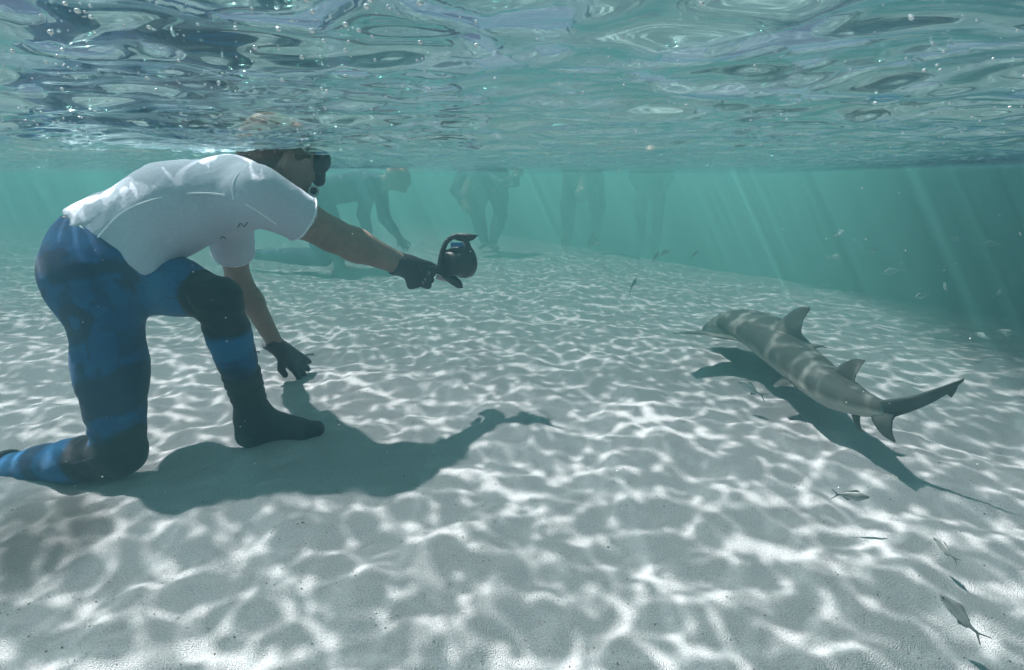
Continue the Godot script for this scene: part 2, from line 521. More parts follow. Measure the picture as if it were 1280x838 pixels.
# a hand: palm from the wrist along dir, nrm out of its back, curl 0 (flat) to 1 (fist); side +1 or -1 puts the thumb
func hand(f: Field, wr: Vector3, dir: Vector3, nrm: Vector3, side: float, curl: float, g := 0.0, spread := 0.15):
	dir = dir.normalized(); nrm = (nrm - dir * nrm.dot(dir)).normalized()
	var ac := dir.cross(nrm) * side
	var knuckle := wr + dir * 0.088
	for i in 4: f.cap(wr + dir * 0.012 + ac * (0.016 - 0.011 * i), knuckle + ac * (0.030 - 0.020 * i), 0.017 + g, 0.0125 + g, 0.014)
	var axis := dir.cross(-nrm).normalized()
	var long := [0.071, 0.079, 0.074, 0.058]
	for i in 4:
		var p := knuckle + ac * (0.030 - 0.020 * i)
		var d := (dir + ac * spread * (1.5 - i) * 0.35).normalized()
		var bend := [0.9, 1.5, 1.1]
		for k in 3:
			d = d.rotated(axis, curl * bend[k])
			var q: Vector3 = p + d * long[i] * [0.45, 0.32, 0.23][k]
			f.cap(p, q, (0.0098 - 0.0007 * k) + g, (0.0092 - 0.0008 * k) + g, 0.004)
			p = q
	var t0 := wr + dir * 0.03 + ac * 0.028
	var t1 := t0 + (dir * 0.7 + ac * (0.9 - curl * 0.5) - nrm * (0.2 + 0.5 * curl)).normalized() * 0.042
	var t2 := t1 + (dir * 1.0 + ac * (0.3 - curl * 1.0) - nrm * (0.2 + 0.6 * curl)).normalized() * 0.032
	f.cap(t0, t1, 0.014 + g, 0.0115 + g, 0.008)
	f.cap(t1, t2, 0.0112 + g, 0.0095 + g, 0.005)


# ------------------------------------------------------------------ the kneeling diver
const SKIN := Color(0.21, 0.145, 0.12)
const CLOTH_BRIGHT := Color(0.005, 0.11, 0.26)
const CLOTH_MID := Color(0.005, 0.058, 0.175)
const CLOTH_NAVY := Color(0.009, 0.024, 0.066)
const CLOTH_BLACK := Color(0.008, 0.011, 0.020)

var J := {}
var cloth_noise := FastNoiseLite.new()

func nearest_on(p: Vector3, a: Vector3, b: Vector3) -> Vector2:
	var ab := b - a
	var t := clampf((p - a).dot(ab) / ab.length_squared(), -0.2, 1.2)
	return Vector2(t, (p - a - ab * t).length())

func band(t: float, lo: float, hi: float, soft: float) -> float:
	return smoothstep(lo - soft, lo + soft, t) * (1.0 - smoothstep(hi - soft, hi + soft, t))

func legging_color(p: Vector3, n: Vector3) -> Color:
	# printed panels: pale and dark blue on the thighs, black knees, a dark ring on the outer hip
	var best := 9.0; var part := 0; var t := 0.0
	for k in 4:
		var q := nearest_on(p, [J.hipR, J.kneeR, J.hipL, J.kneeL][k], [J.kneeR, J.ankleR, J.kneeL, J.ankleL][k])
		if q.y < best: best = q.y; part = k; t = q.x
	var w := cloth_noise.get_noise_3dv(p * 9.0) * 0.09 + cloth_noise.get_noise_3dv(p * 31.0) * 0.02
	var blotch := smoothstep(-0.15, 0.35, cloth_noise.get_noise_3dv(p * 6.0 + Vector3(3, 1, 7)))
	var patch := smoothstep(0.10, 0.16, cloth_noise.get_noise_3dv(p * Vector3(11.0, 17.0, 11.0) + Vector3(9, 2, 4))) * 0.45
	var c := CLOTH_MID.lerp(CLOTH_BRIGHT, maxf(0.20 * blotch, patch)).lerp(CLOTH_NAVY, 0.55 * smoothstep(0.22, 0.27, cloth_noise.get_noise_3dv(p * 13.0)))
	if part == 0:
		c = c.lerp(CLOTH_BRIGHT, 0.75 * (1.0 - smoothstep(-0.30, -0.12, t + w)))
		c = c.lerp(CLOTH_NAVY, 0.8 * band(t + w, -0.10, 0.03, 0.015))
		var r: float = (p - (J.hipR + (J.kneeR - J.hipR) * 0.22 + Vector3(-0.015, 0, 0.09))).length() + w * 0.12
		c = c.lerp(CLOTH_NAVY, 0.85 * band(r, 0.018, 0.048, 0.006))
		var r2: float = (p - (J.hipR + (J.kneeR - J.hipR) * 0.46 + Vector3(-0.015, 0, 0.085))).length()
		c = c.lerp(CLOTH_NAVY, 0.5 * band(r2 + w * 0.1, 0.0, 0.016, 0.006))
		c = c.lerp(CLOTH_NAVY, 0.92 * band(t + w * 0.5 + (p.x - J.kneeR.x) * 0.9, 0.56, 0.78, 0.012))
		c = c.lerp(CLOTH_BLACK, smoothstep(0.86, 0.94, t + w * 0.3 + (p.x - J.kneeR.x) * 0.9))
	elif part == 1:
		c = c.lerp(CLOTH_BRIGHT, 0.6 * band(t + w * 0.4, 0.22, 0.80, 0.012))
		c = c.lerp(CLOTH_NAVY, 0.8 * band(t + w * 0.2, 0.14, 0.20, 0.015))
		c = c.lerp(CLOTH_NAVY, 0.8 * band(t + w * 0.5, 0.42, 0.49, 0.012))
		c = c.lerp(CLOTH_BLACK, 1.0 - smoothstep(0.20, 0.26, t + w * 0.3))
		c = c.lerp(CLOTH_BLACK, smoothstep(0.665, 0.69, t + w * 0.1))
	elif part == 2:
		c = c.lerp(CLOTH_NAVY, 0.9 * band(t + w, 0.22, 0.50, 0.015))
		c = c.lerp(CLOTH_BRIGHT, 0.4 * band(t + w, 0.5, 0.8, 0.015))
		c = c.lerp(CLOTH_BLACK, smoothstep(0.80, 0.84, t + w * 0.15))
	else:
		c = c.lerp(CLOTH_BLACK, 1.0 - smoothstep(0.20, 0.26, t + w * 0.3))
		c = c.lerp(CLOTH_BRIGHT, 0.8 * band(t + w * 0.5, 0.26, 0.42, 0.012))
		c = c.lerp(CLOTH_NAVY, smoothstep(0.46, 0.56, t + w))
	return c * (1.0 + 0.15 * cloth_noise.get_noise_3dv(p * 90.0))

func on_field(f: Field, px: float, py: float, z0: float) -> Vector3:
	# where the line of sight of that pixel first meets the body's surface
	var z := z0
	while z < z0 + 0.9:
		if f.sample(pix(px, py, z)) < 0.0: break
		z += 0.002
	var p := pix(px, py, z)
	return p + f.slope(p) * 0.0005

func diver_trunk(f: Field, g: float):
	# loin, belly and chest along the bent back
	var hl: Vector3 = (J.hipL - J.hipR).normalized(); var sl: Vector3 = (J.shoulderL - J.shoulderR).normalized()
	var a := pix(132, 312, 1.52); var b := pix(215, 264, 1.58); var c := pix(285, 244, 1.63)
	for s in [-1.0, 1.0]:
		f.cap(a + hl * s * 0.045, b + sl * s * 0.055, 0.118 + g, 0.108 + g, 0.05)
		f.cap(b + sl * s * 0.055, c + sl * s * 0.065, 0.108 + g, 0.096 + g, 0.05)
	f.cap(J.shoulderR.lerp(J.shoulderL, 0.15), J.shoulderL.lerp(J.shoulderR, 0.15), 0.072 + g, 0.072 + g, 0.05)

func main_diver():
	cloth_noise.seed = 21; cloth_noise.frequency = 1.0; cloth_noise.fractal_octaves = 2; cloth_noise.noise_type = FastNoiseLite.TYPE_SIMPLEX
	J = {
		"hipR": pix(127, 345, 1.43), "kneeR": pix(150, 566, 1.33), "ankleR": pix(-42, 598, 1.40), "toeR": pix(-110, 612, 1.42),
		"hipL": pix(158, 340, 1.57), "kneeL": pix(272, 374, 1.43), "ankleL": pix(316, 515, 1.545), "toeL": pix(370, 538, 1.565),
		"shoulderR": pix(322, 243, 1.52), "elbowR": pix(415, 294, 1.66), "wristR": pix(502, 331, 1.80),
		"shoulderL": pix(284, 268, 1.80), "elbowL": pix(297, 346, 1.98), "wristL": pix(346, 433, 2.11),
		"head": pix(352, 196, 1.72), "look": Vector3(0.80, -0.28, -0.50), "crown": Vector3(0.5, 0.85, -0.2), "back": Vector3(-0.55, 0.05, 0.15),
	}
	var person := thing("person", "person kneeling in white short-sleeved top and patterned blue leggings, reaching out a camera", "person")
	# the body, one continuous figure
	var pts := []
	for k in J:
		if not k in ["look", "back", "crown"]: pts.append(J[k])
	var body := around(pts, 0.15, 0.011)
	pelvis(body, J, -0.010); diver_trunk(body, -0.012)
	leg(body, J, "R", -0.004, 0.80); leg(body, J, "L", -0.008, 0.80)
	arm(body, J, "R", 0.0, 1.10); arm(body, J, "L", 0.0, 0.92)
	head(body, J)
	for s in ["R", "L"]:
		var d: Vector3 = (J["wrist" + s] - J["elbow" + s]).normalized()
		body.cap(J["wrist" + s], J["wrist" + s] + d * 0.03, 0.027, 0.02, 0.02)
	var skin := vertex_paint(0.55, 0.4)
	skin.subsurf_scatter_enabled = true; skin.subsurf_scatter_strength = 0.08
	obj("body", field_mesh(body, func(p, n): return SKIN * (1.0 + 0.16 * cloth_noise.get_noise_3dv(p * 40.0) + 0.12 * cloth_noise.get_noise_3dv(p * 11.0))), skin, person)
	# leggings
	var lf := around([J.hipR, J.hipL, J.kneeR, J.kneeL, J.ankleR, J.ankleL], 0.15, 0.0062)
	pelvis(lf, J, 0.004)
	for s in [-0.05, 0.05]: lf.cap((J.hipR + J.hipL) * 0.5 + Vector3(0, 0, s), pix(140, 306, 1.52) + Vector3(0, 0, s), 0.108, 0.104, 0.05)
	leg(lf, J, "R", 0.006, 0.84, false); leg(lf, J, "L", 0.005, 0.82, false)
	lf.roughen(func(p): return 0.0008 * cloth_noise.get_noise_3dv(p * 26.0) + 0.0030 * sin(p.y * 120.0 + p.x * 60.0 + 7.0 * cloth_noise.get_noise_3dv(p * 7.0)) * (exp(-90.0 * (p - J.kneeL).length_squared()) + exp(-90.0 * (p - J.kneeR - Vector3(-0.05, 0.06, 0)).length_squared())))
	var stretch := vertex_paint(0.75, 0.3); stretch.rim_enabled = true; stretch.rim = 0.25
	stretch.uv1_triplanar = true; stretch.uv1_scale = Vector3(9, 9, 9)
	stretch.heightmap_enabled = true; stretch.heightmap_scale = 0.08; stretch.heightmap_texture = noise_texture(0.2, 512, 0.0, 1.0, 31, 3)
	var tights := obj("leggings", field_mesh(lf, legging_color), stretch, person)
	for seam in [[[84, 330], [96, 385], [112, 450], [128, 515]], [[12, 594], [50, 586], [90, 580], [120, 572]], [[205, 372], [235, 374], [258, 376]]]:
		var stitch := []
		for q in seam: stitch.append(on_field(lf, q[0], q[1], 1.0))
		obj("seam", tube(smooth_path(stitch), 0.0013, 6), paint(CLOTH_NAVY, 0.7), tights)
	# the white top: trunk and short sleeves, cut along its hem
	var sf := around([J.hipR, J.hipL, J.shoulderR, J.shoulderL, J.elbowR, J.elbowL], 0.16, 0.0075)
	diver_trunk(sf, 0.0)
	for s in ["R", "L"]:
		var sh: Vector3 = J["shoulder" + s]; var el: Vector3 = J["elbow" + s]; var ax := (el - sh).normalized()
		sf.cap(sh, el, 0.076, 0.060, 0.035, Vector3.ZERO, 1.0, [sh.lerp(el, 0.60 if s == "R" else 0.60), ax])
	var hem0 := pix(92, 270, 1.45); var hem1 := pix(190, 352, 1.45)
	var along := (hem1 - hem0).normalized()
	var hem_n: Vector3 = along.cross((J.hipL - J.hipR).normalized()).normalized()
	if hem_n.dot(J.shoulderR - J.hipR) > 0.0: hem_n = -hem_n
	sf.cap(pix(138, 314, 1.50), pix(170, 328, 1.46), 0.105, 0.070, 0.06)
	sf.cut(hem0, hem_n)
	var axis: Vector3 = (J.shoulderR - J.hipR).normalized()
	sf.roughen(func(p):
		var u: float = (p - hem0).dot(-hem_n)
		var low: float = exp(-maxf(u, 0.0) * 7.0)
		var a: float = (p - J.hipR).dot(along)
		var folds: float = sin(a * 105.0 + 5.0 * cloth_noise.get_noise_3dv(p * 4.0) + u * 14.0)
		var creases: float = 1.0 - absf(cloth_noise.get_noise_3dv(Vector3(p.x * 5.0 + p.y * 3.0, p.y * 14.0 - p.x * 6.0, p.z * 6.0)) * 2.2)
		return 0.0016 * low * folds - 0.0060 * maxf(creases - 0.66, 0.0) * (0.4 + low) + 0.0016 * cloth_noise.get_noise_3dv(p * 16.0))
	var white := StandardMaterial3D.new()
	white.albedo_color = Color(0.48, 0.52, 0.61).linear_to_srgb(); white.roughness = 0.85; white.metallic_specular = 0.3
	white.rim_enabled = true; white.rim = 0.3
	white.uv1_triplanar = true; white.uv1_scale = Vector3(7, 7, 7)
	white.albedo_texture = noise_texture(0.02, 512, 0.94, 1.0, 33, 4)
	white.heightmap_enabled = true; white.heightmap_scale = 0.06; white.heightmap_texture = noise_texture(0.022, 512, 0.0, 1.0, 34, 4)
	white.backlight_enabled = true; white.backlight = Color(0.25, 0.26, 0.28)
	var top := obj("white_top", field_mesh(sf), white, person)
	var thread := paint(Color(0.72, 0.76, 0.80), 0.8)
	for seam in [[[118, 302], [150, 268], [190, 250], [235, 242], [280, 244], [312, 258], [345, 280]], [[312, 206], [298, 218], [291, 232], [292, 250]], [[100, 283], [122, 300], [150, 322], [180, 345]]]:
		var line := []
		for q in seam: line.append(on_field(sf, q[0], q[1], 1.1))
		obj("seam", tube(smooth_path(line), 0.0023, 6), thread, top)
	for s in ["R", "L"]:
		var sh: Vector3 = J["shoulder" + s]; var el: Vector3 = J["elbow" + s]; var ax := (el - sh).normalized()
		var c := sh.lerp(el, 0.565 if s == "R" else 0.57)
		var u := ax.cross(Vector3.UP).normalized(); var w := ax.cross(u)
		var ring := PackedVector3Array()
		for k in 32:
			var dd := u * cos(TAU * k / 32) + w * sin(TAU * k / 32)
			var r := 0.03
			while r < 0.12 and sf.sample(c + dd * r) < 0.0: r += 0.001
			ring.append(c + dd * r)
		obj("sleeve_hem", tube(ring, 0.0022, 6, true), thread, top)
	var ink := paint(Color(0.03, 0.03, 0.035), 0.8)
	for stroke in [[[297, 284], [301, 279], [305, 283], [309, 278]], [[275, 298], [279, 296], [282, 299]]]:
		var line := []
		for q in stroke: line.append(on_field(sf, q[0], q[1], 1.2))
		obj("print", tube(smooth_path(line, 4), 0.0014, 5), ink, top)
	# boots and gloves of dark neoprene
	var rubber := StandardMaterial3D.new(); rubber.albedo_color = Color(0.018, 0.022, 0.032).linear_to_srgb(); rubber.roughness = 0.7
	rubber.uv1_triplanar = true; rubber.uv1_scale = Vector3(12, 12, 12)
	rubber.heightmap_enabled = true; rubber.heightmap_scale = 0.12; rubber.heightmap_texture = noise_texture(0.16, 512, 0.0, 1.0, 36, 4)
	var heel := gnd(314, 556) + Vector3(0, 0.034, 0); var ball := gnd(372, 551) + Vector3(0, 0.030, 0); var tip := gnd(396, 546) + Vector3(0, 0.026, 0)
	var shaft: Vector3 = J.kneeL.lerp(J.ankleL, 0.60)
	var bf := around([heel, tip, J.ankleL, shaft], 0.09, 0.0055)
	bf.cap(shaft, J.ankleL, 0.052, 0.044, 0.01, Vector3.ZERO, 1.0, [shaft, (shaft - J.ankleL).normalized()])
	bf.cap(J.ankleL, heel, 0.043, 0.038, 0.02)
	bf.cap(J.ankleL.lerp(heel, 0.3), ball + Vector3(0, 0.012, 0), 0.044, 0.034, 0.03)
	bf.cap(heel, ball, 0.036, 0.034, 0.02, Vector3.UP, 0.92)
	bf.cap(ball, tip, 0.033, 0.026, 0.02)
	bf.roughen(func(p): return 0.0022 * sin((p - J.ankleL).dot((J.kneeL - J.ankleL).normalized()) * 260.0 + 4.0 * cloth_noise.get_noise_3dv(p * 20.0)) * smoothstep(0.0, 0.05, p.y - J.ankleL.y) + 0.001 * cloth_noise.get_noise_3dv(p * 50.0))
	obj("boot", field_mesh(bf), rubber, person)
	var rs: Vector3 = J.kneeR.lerp(J.ankleR, 0.69)
	var bg := around([rs, J.ankleR, J.toeR], 0.09, 0.008)
	bg.cap(rs, J.ankleR, 0.060, 0.047, 0.01, Vector3.ZERO, 1.0, [rs, (rs - J.ankleR).normalized()]); bg.cap(J.ankleR, J.toeR, 0.046, 0.03, 0.03)
	obj("boot", field_mesh(bg), rubber, person)
	# right hand closed round the camera's grip
	var dir: Vector3 = (pix(540, 340, 1.86) - J.wristR).normalized()
	var gf := around([J.wristR, J.wristR + dir * 0.12], 0.09, 0.0034)
	gf.cap(J.wristR - dir * 0.035, J.wristR + dir * 0.03, 0.041, 0.034, 0.02, Vector3.ZERO, 1.0, [J.wristR - dir * 0.030, -dir])
	hand(gf, J.wristR + dir * 0.008, dir + Vector3(0, -0.15, 0), Vector3(-0.25, 0.35, 0.9), 1.0, 0.62, 0.0025)
	var glove := obj("glove", field_mesh(gf), rubber, person)
	var pale := paint(Color(0.5, 0.5, 0.5), 0.7)
	for k in 5:
		var line := []
		for e in 3: line.append(on_field(gf, 527 + k * 2.6 + [0, 3, 1][e], 352 - k * 4.2 + [0, 2, 4][e], 1.65))
		obj("lettering", tube(PackedVector3Array(line), 0.0011, 5), pale, glove)
	# left hand set down on the sand
	var tipL := gnd(384, 467) + Vector3(0, 0.012, 0)
	var dl: Vector3 = (tipL - J.wristL).normalized()
	var hf := around([J.wristL, tipL], 0.09, 0.0045)
	hf.cap(J.wristL - dl * 0.045, J.wristL + dl * 0.03, 0.040, 0.032, 0.02, Vector3.ZERO, 1.0, [J.wristL - dl * 0.04, -dl])
	hand(hf, J.wristL + dl * 0.015, dl, Vector3(0.35, 0.6, 0.6), 1.0, 0.12, 0.003, 0.4)
	obj("glove", field_mesh(hf), rubber, person)
	# mask, hair and breathing valve at the head
	var fw: Vector3 = J.look.normalized(); var up: Vector3 = (J.crown - fw * J.crown.dot(fw)).normalized(); var sd := up.cross(fw)
	var mf := around([J.head], 0.17, 0.006)
	mf.cap(J.head + fw * 0.10 + up * 0.02 - sd * 0.045, J.head + fw * 0.10 + up * 0.02 + sd * 0.045, 0.036, 0.036, 0.02, fw, 0.75)
	mf.cap(J.head + fw * 0.11 - up * 0.02, J.head + fw * 0.115 - up * 0.035, 0.022, 0.02, 0.02)
	obj("dive_mask", field_mesh(mf), rubber, person)
	var hair := around([J.head], 0.17, 0.008)
	hair.cap(J.head - fw * 0.03 + up * 0.022, J.head + fw * 0.01 + up * 0.026, 0.092, 0.086, 0.02)
	hair.cap(J.head - fw * 0.05, J.head - fw * 0.06 - up * 0.06, 0.070, 0.056, 0.02)
	hair.roughen(func(p): return 0.004 * cloth_noise.get_noise_3dv(p * 60.0))
	obj("hair", field_mesh(hair), paint(Color(0.05, 0.035, 0.025), 0.7), person)
	var vc := pix(392, 239, 1.72)
	var ax2 := Vector3(0.3, -0.1, 0.95).normalized()
	var ring := PackedVector3Array()
	var u2 := ax2.cross(Vector3.UP).normalized(); var w2 := ax2.cross(u2)
	for k in 24: ring.append(vc + (u2 * cos(TAU * k / 24) + w2 * sin(TAU * k / 24)) * 0.0135)
	var valve := obj("breathing_valve", tube(smooth_path([pix(383, 236, 1.76), pix(387, 237, 1.75), vc - ax2 * 0.004]), 0.011, 12), rubber, person)
	obj("ring", tube(ring, 0.003, 8, true), paint(Color(0.42, 0.44, 0.42), 0.4), valve)


# ------------------------------------------------------------------ the camera that the diver holds out
func lathe(profile: Array, origin: Vector3, axis: Vector3, sides := 28, arc := TAU, start := 0.0) -> ArrayMesh:
	# profile: [distance along the axis, radius]
	axis = axis.normalized()
	var u := axis.cross(Vector3.UP).normalized(); var w := u.cross(axis)
	var v := PackedVector3Array(); var idx := PackedInt32Array()
	var n := sides + 1
	for q in profile:
		for k in n:
			var a := start + arc * k / sides
			v.append(origin + axis * q[0] + (u * cos(a) + w * sin(a)) * q[1])
	for i in profile.size() - 1:
		for k in sides:
			var a := i * n + k
			idx.append_array([a, a + n, a + 1, a + 1, a + n, a + n + 1])
	return arrays_mesh(v, idx)

func video_camera():
	var black := paint(Color(0.014, 0.016, 0.020), 0.45); var grey := paint(Color(0.10, 0.11, 0.12), 0.5)
	var c := pix(573, 327, 1.86)
	var ax := Vector3(0.72, 0.10, -0.69).normalized()          # the way it looks
	var t := thing("video_camera", "black underwater camera housing with round port and handle in the gloved hand", "camera")
	var u := ax.cross(Vector3.UP).normalized(); var w := u.cross(ax)
	var R := 0.060
	obj("housing", lathe([[-0.050, 0.0], [-0.050, 0.034], [-0.046, 0.040], [-0.012, 0.043], [0.0, R - 0.004], [0.014, R], [0.030, R], [0.034, R - 0.003], [0.034, 0.0]], c, ax, 36), black, t)
	var glass := StandardMaterial3D.new(); glass.albedo_color = Color(0.85, 0.95, 1.0, 0.06); glass.roughness = 0.02; glass.transparency = BaseMaterial3D.TRANSPARENCY_ALPHA
	var dome := []
	for k in 9: dome.append([0.034 + 0.036 * sin(PI / 2 * k / 8.0), (R - 0.006) * cos(PI / 2 * k / 8.0)])
	obj("dome_port", lathe(dome, c, ax, 32), glass, t)
	# two petals of the port shade, one pointing forward above, one down below
	for outline in [[[562, 297], [572, 291.5], [584, 292], [598, 294], [592, 300], [583, 303], [572, 301]], [[552, 346], [560, 343], [570, 345], [577, 352], [579, 360], [573, 361], [564, 356]]]:
		var v := PackedVector3Array(); var idx := PackedInt32Array()
		var m: int = outline.size()
		for e in 2:
			for q in outline: v.append(pix(q[0], q[1], 1.835 + e * 0.006))
		for k in m:
			var b := (k + 1) % m
			idx.append_array([k, b, m + k, b, m + b, m + k])
		for k in range(1, m - 1): idx.append_array([0, k + 1, k, m, m + k, m + k + 1])
		obj("shade_petal", arrays_mesh(v, idx), black, t)
	# arched handle over the back of the housing, tray and grip towards the hand
	var pts := []
	for q in [[549, 335], [552, 318], [558, 303], [567, 296], [577, 296], [584, 304], [587, 315]]: pts.append(pix(q[0], q[1], 1.84))
	obj("handle", tube(smooth_path(pts), 0.0085, 10), black, t)
	obj("handle", tube(smooth_path([pix(556, 316, 1.84), pix(568, 313, 1.835), pix(582, 313, 1.84)]), 0.008, 10), black, t)
	obj("grip", tube(smooth_path([pix(534, 334, 1.845), pix(546, 338, 1.85), pix(562, 344, 1.86)]), 0.012, 12), black, t)
	obj("tray", tube(smooth_path([pix(545, 346, 1.845), pix(556, 349, 1.85), pix(568, 350, 1.86)]), 0.0075, 10), paint(Color(0.32, 0.25, 0.26), 0.6), t)
	var pane := StandardMaterial3D.new(); pane.albedo_color = Color(0.10, 0.38, 0.60); pane.roughness = 0.25
	var bx := BoxMesh.new(); bx.size = Vector3(0.040, 0.014, 0.006)
	var win := obj("screen", bx, pane, t); win.position = pix(571, 306, 1.842)
	win.rotation = Vector3(0, 0.15, 0)
	for q in [[568, 322], [574, 319], [570, 329], [573, 333]]:
		var b := SphereMesh.new(); b.radius = 0.0032; b.height = 0.0064; b.radial_segments = 10; b.rings = 6
		var o := obj("button", b, grey, t); o.position = pix(q[0], q[1], 1.815)


# ------------------------------------------------------------------ people further off
func figure(label: String, j: Dictionary, cell: float, cloth: Array):
	# cloth: [colour of the leg wear, colour of the top, leg wear reaches the ankles]
	var person := thing("person", label, "person")
	var pts := []
	for k in j:
		if not k in ["look", "back", "crown"]: pts.append(j[k])
	var f := around(pts, 0.16, cell)
	pelvis(f, j, 0.0); trunk(f, j, 0.0)
	for s in ["R", "L"]:
		leg(f, j, s, 0.0); arm(f, j, s, 0.0)
		var d: Vector3 = (j["wrist" + s] - j["elbow" + s]).normalized()
		var across := d.cross(Vector3(0.3, 0.2, 0.9)).normalized()
		f.cap(j["wrist" + s], j["wrist" + s] + d * 0.085, 0.028, 0.034, 0.02)
		for i in 4: f.cap(j["wrist" + s] + d * 0.08 + across * (0.033 - 0.022 * i), j["wrist" + s] + d * [0.155, 0.165, 0.16, 0.145][i] + across * (0.042 - 0.028 * i), 0.0105, 0.009, 0.006)
		f.cap(j["wrist" + s] + d * 0.03 + across * 0.02, j["wrist" + s] + d * 0.085 + across * 0.062, 0.013, 0.010, 0.01)
	head(f, j)
	obj("body", field_mesh(f, func(p, n): return SKIN), vertex_paint(0.6), person)
	var lf := around([j.hipR, j.hipL, j.kneeR, j.kneeL, j.ankleR, j.ankleL], 0.17, cell)
	pelvis(lf, j, 0.016)
	for s in ["R", "L"]:
		if cloth[2]:
			leg(lf, j, s, 0.009, 1.04, false)
		else:
			var hip: Vector3 = j["hip" + s]; var end: Vector3 = j["hip" + s].lerp(j["knee" + s], 0.78)
			lf.cap(hip, end, 0.122, 0.104, 0.03, Vector3.ZERO, 1.0, [end, (end - hip).normalized()])
	obj("leggings" if cloth[2] else "shorts", field_mesh(lf), paint(cloth[0], 0.8), person)
	var sf := around([j.hipR, j.hipL, j.shoulderR, j.shoulderL, j.elbowR, j.elbowL, j.wristR, j.wristL], 0.17, cell)
	trunk(sf, j, 0.014)
	for s in ["R", "L"]:
		var el: Vector3 = j["elbow" + s]; var end: Vector3 = el.lerp(j["wrist" + s], 0.88)
		sf.cap(j["shoulder" + s], el, 0.072, 0.054, 0.03)
		sf.cap(el, end, 0.054, 0.042, 0.02, Vector3.ZERO, 1.0, [end, (end - el).normalized()])
	obj("top", field_mesh(sf), paint(cloth[1], 0.85), person)
	return person

func background_people():
	# kneeling behind the diver, one knee down, both arms hanging to the sand
	figure("distant person in dark clothes on one knee beyond the diver's outstretched arm, both arms hanging", {
		"hipR": pix(386, 244, 4.75), "kneeR": pix(404, 322, 4.65), "ankleR": pix(318, 318, 4.9), "toeR": pix(296, 326, 4.95),
		"hipL": pix(392, 240, 5.0), "kneeL": pix(420, 290, 4.78), "ankleL": pix(424, 334, 5.0), "toeL": pix(446, 338, 5.0),
		"shoulderR": pix(462, 230, 4.8), "elbowR": pix(454, 268, 4.85), "wristR": pix(461, 296, 4.9),
		"shoulderL": pix(474, 228, 5.1), "elbowL": pix(480, 272, 5.1), "wristL": pix(497, 294, 5.05),
		"head": pix(498, 222, 4.95), "look": Vector3(0.95, -0.2, 0.1), "crown": Vector3(0.1, 1, 0), "back": Vector3(-1, 0.2, 0).normalized(),
	}, 0.014, [Color(0.012, 0.03, 0.10), Color(0.02, 0.035, 0.10), true])
	# bent over on straight legs, head lowered, a camera held out to the side
	figure("distant person bending over on two straight legs with head lowered, holding a small camera aside", {
		"hipR": pix(600, 222, 6.3), "kneeR": pix(597, 268, 6.25), "ankleR": pix(606, 304, 6.3), "toeR": pix(600, 310, 6.1),
		"hipL": pix(622, 222, 6.3), "kneeL": pix(626, 268, 6.25), "ankleL": pix(615, 306, 6.4), "toeL": pix(622, 311, 6.2),
		"shoulderR": pix(578, 222, 6.05), "elbowR": pix(569, 238, 5.9), "wristR": pix(580, 254, 5.8),
		"shoulderL": pix(606, 222, 5.95), "elbowL": pix(628, 232, 5.8), "wristL": pix(638, 224, 5.75),
		"head": pix(582, 247, 5.95), "look": Vector3(-0.3, -0.75, 0.6), "crown": Vector3(-0.2, -0.7, -0.6), "back": Vector3(0.2, 0.3, -1).normalized(),
	}, 0.016, [Color(0.02, 0.03, 0.07), Color(0.02, 0.03, 0.07), true])
	var rig := thing("video_camera", "small dark camera on a bar held by the bending distant person", "camera")
	var dark := paint(Color(0.02, 0.022, 0.03), 0.6)
	var cb := BoxMesh.new(); cb.size = Vector3(0.07, 0.13, 0.06)
	obj("housing", cb, dark, rig).position = pix(645, 224, 5.72)
	obj("bar", tube(smooth_path([pix(628, 233, 5.72), pix(638, 233, 5.72), pix(648, 233, 5.72)]), 0.012), dark, rig)
	obj("port", lathe([[0, 0.03], [0.03, 0.034], [0.04, 0.0]], pix(645, 222, 5.69), Vector3(0.2, 0, 1), 16), dark, rig)
	# facing the camera, stooping with both arms down
	figure("faint distant person stooping face on with both hands down on the sand and head hanging", {
		"hipR": pix(716, 218, 7.5), "kneeR": pix(712, 262, 7.6), "ankleR": pix(711, 302, 7.75), "toeR": pix(709, 306, 7.5),
		"hipL": pix(740, 218, 7.5), "kneeL": pix(744, 262, 7.6), "ankleL": pix(746, 303, 7.75), "toeL": pix(748, 306, 7.5),
		"shoulderR": pix(711, 221, 7.1), "elbowR": pix(706, 258, 7.0), "wristR": pix(707, 292, 7.0),
		"shoulderL": pix(748, 221, 7.1), "elbowL": pix(752, 258, 7.0), "wristL": pix(742, 294, 7.0),
		"head": pix(727, 243, 6.95), "look": Vector3(0.1, -0.6, 0.8), "crown": Vector3(0, -0.8, -0.6), "back": Vector3(0, 0.3, -1).normalized(),
	}, 0.018, [Color(0.02, 0.026, 0.045), Color(0.02, 0.026, 0.05), true])
	# the farthest stands upright
	figure("faint distant person standing on two straight legs in dark clothes beyond the stooping one", {
		"hipR": pix(804, 216, 8.1), "kneeR": pix(801, 274, 8.1), "ankleR": pix(799, 324, 8.2), "toeR": pix(794, 330, 8.0),
		"hipL": pix(824, 216, 8.1), "kneeL": pix(822, 274, 8.1), "ankleL": pix(818, 325, 8.2), "toeL": pix(824, 331, 8.0),
		"shoulderR": pix(797, 200, 7.7), "elbowR": pix(790, 222, 7.6), "wristR": pix(800, 238, 7.5),
		"shoulderL": pix(830, 200, 7.7), "elbowL": pix(838, 222, 7.6), "wristL": pix(830, 238, 7.5),
		"head": pix(814, 192, 7.5), "look": Vector3(-0.2, -0.6, 0.8), "crown": Vector3(0, 0.8, 0.6), "back": Vector3(0, 0, -1),
	}, 0.020, [Color(0.012, 0.018, 0.05), Color(0.02, 0.03, 0.06), true])


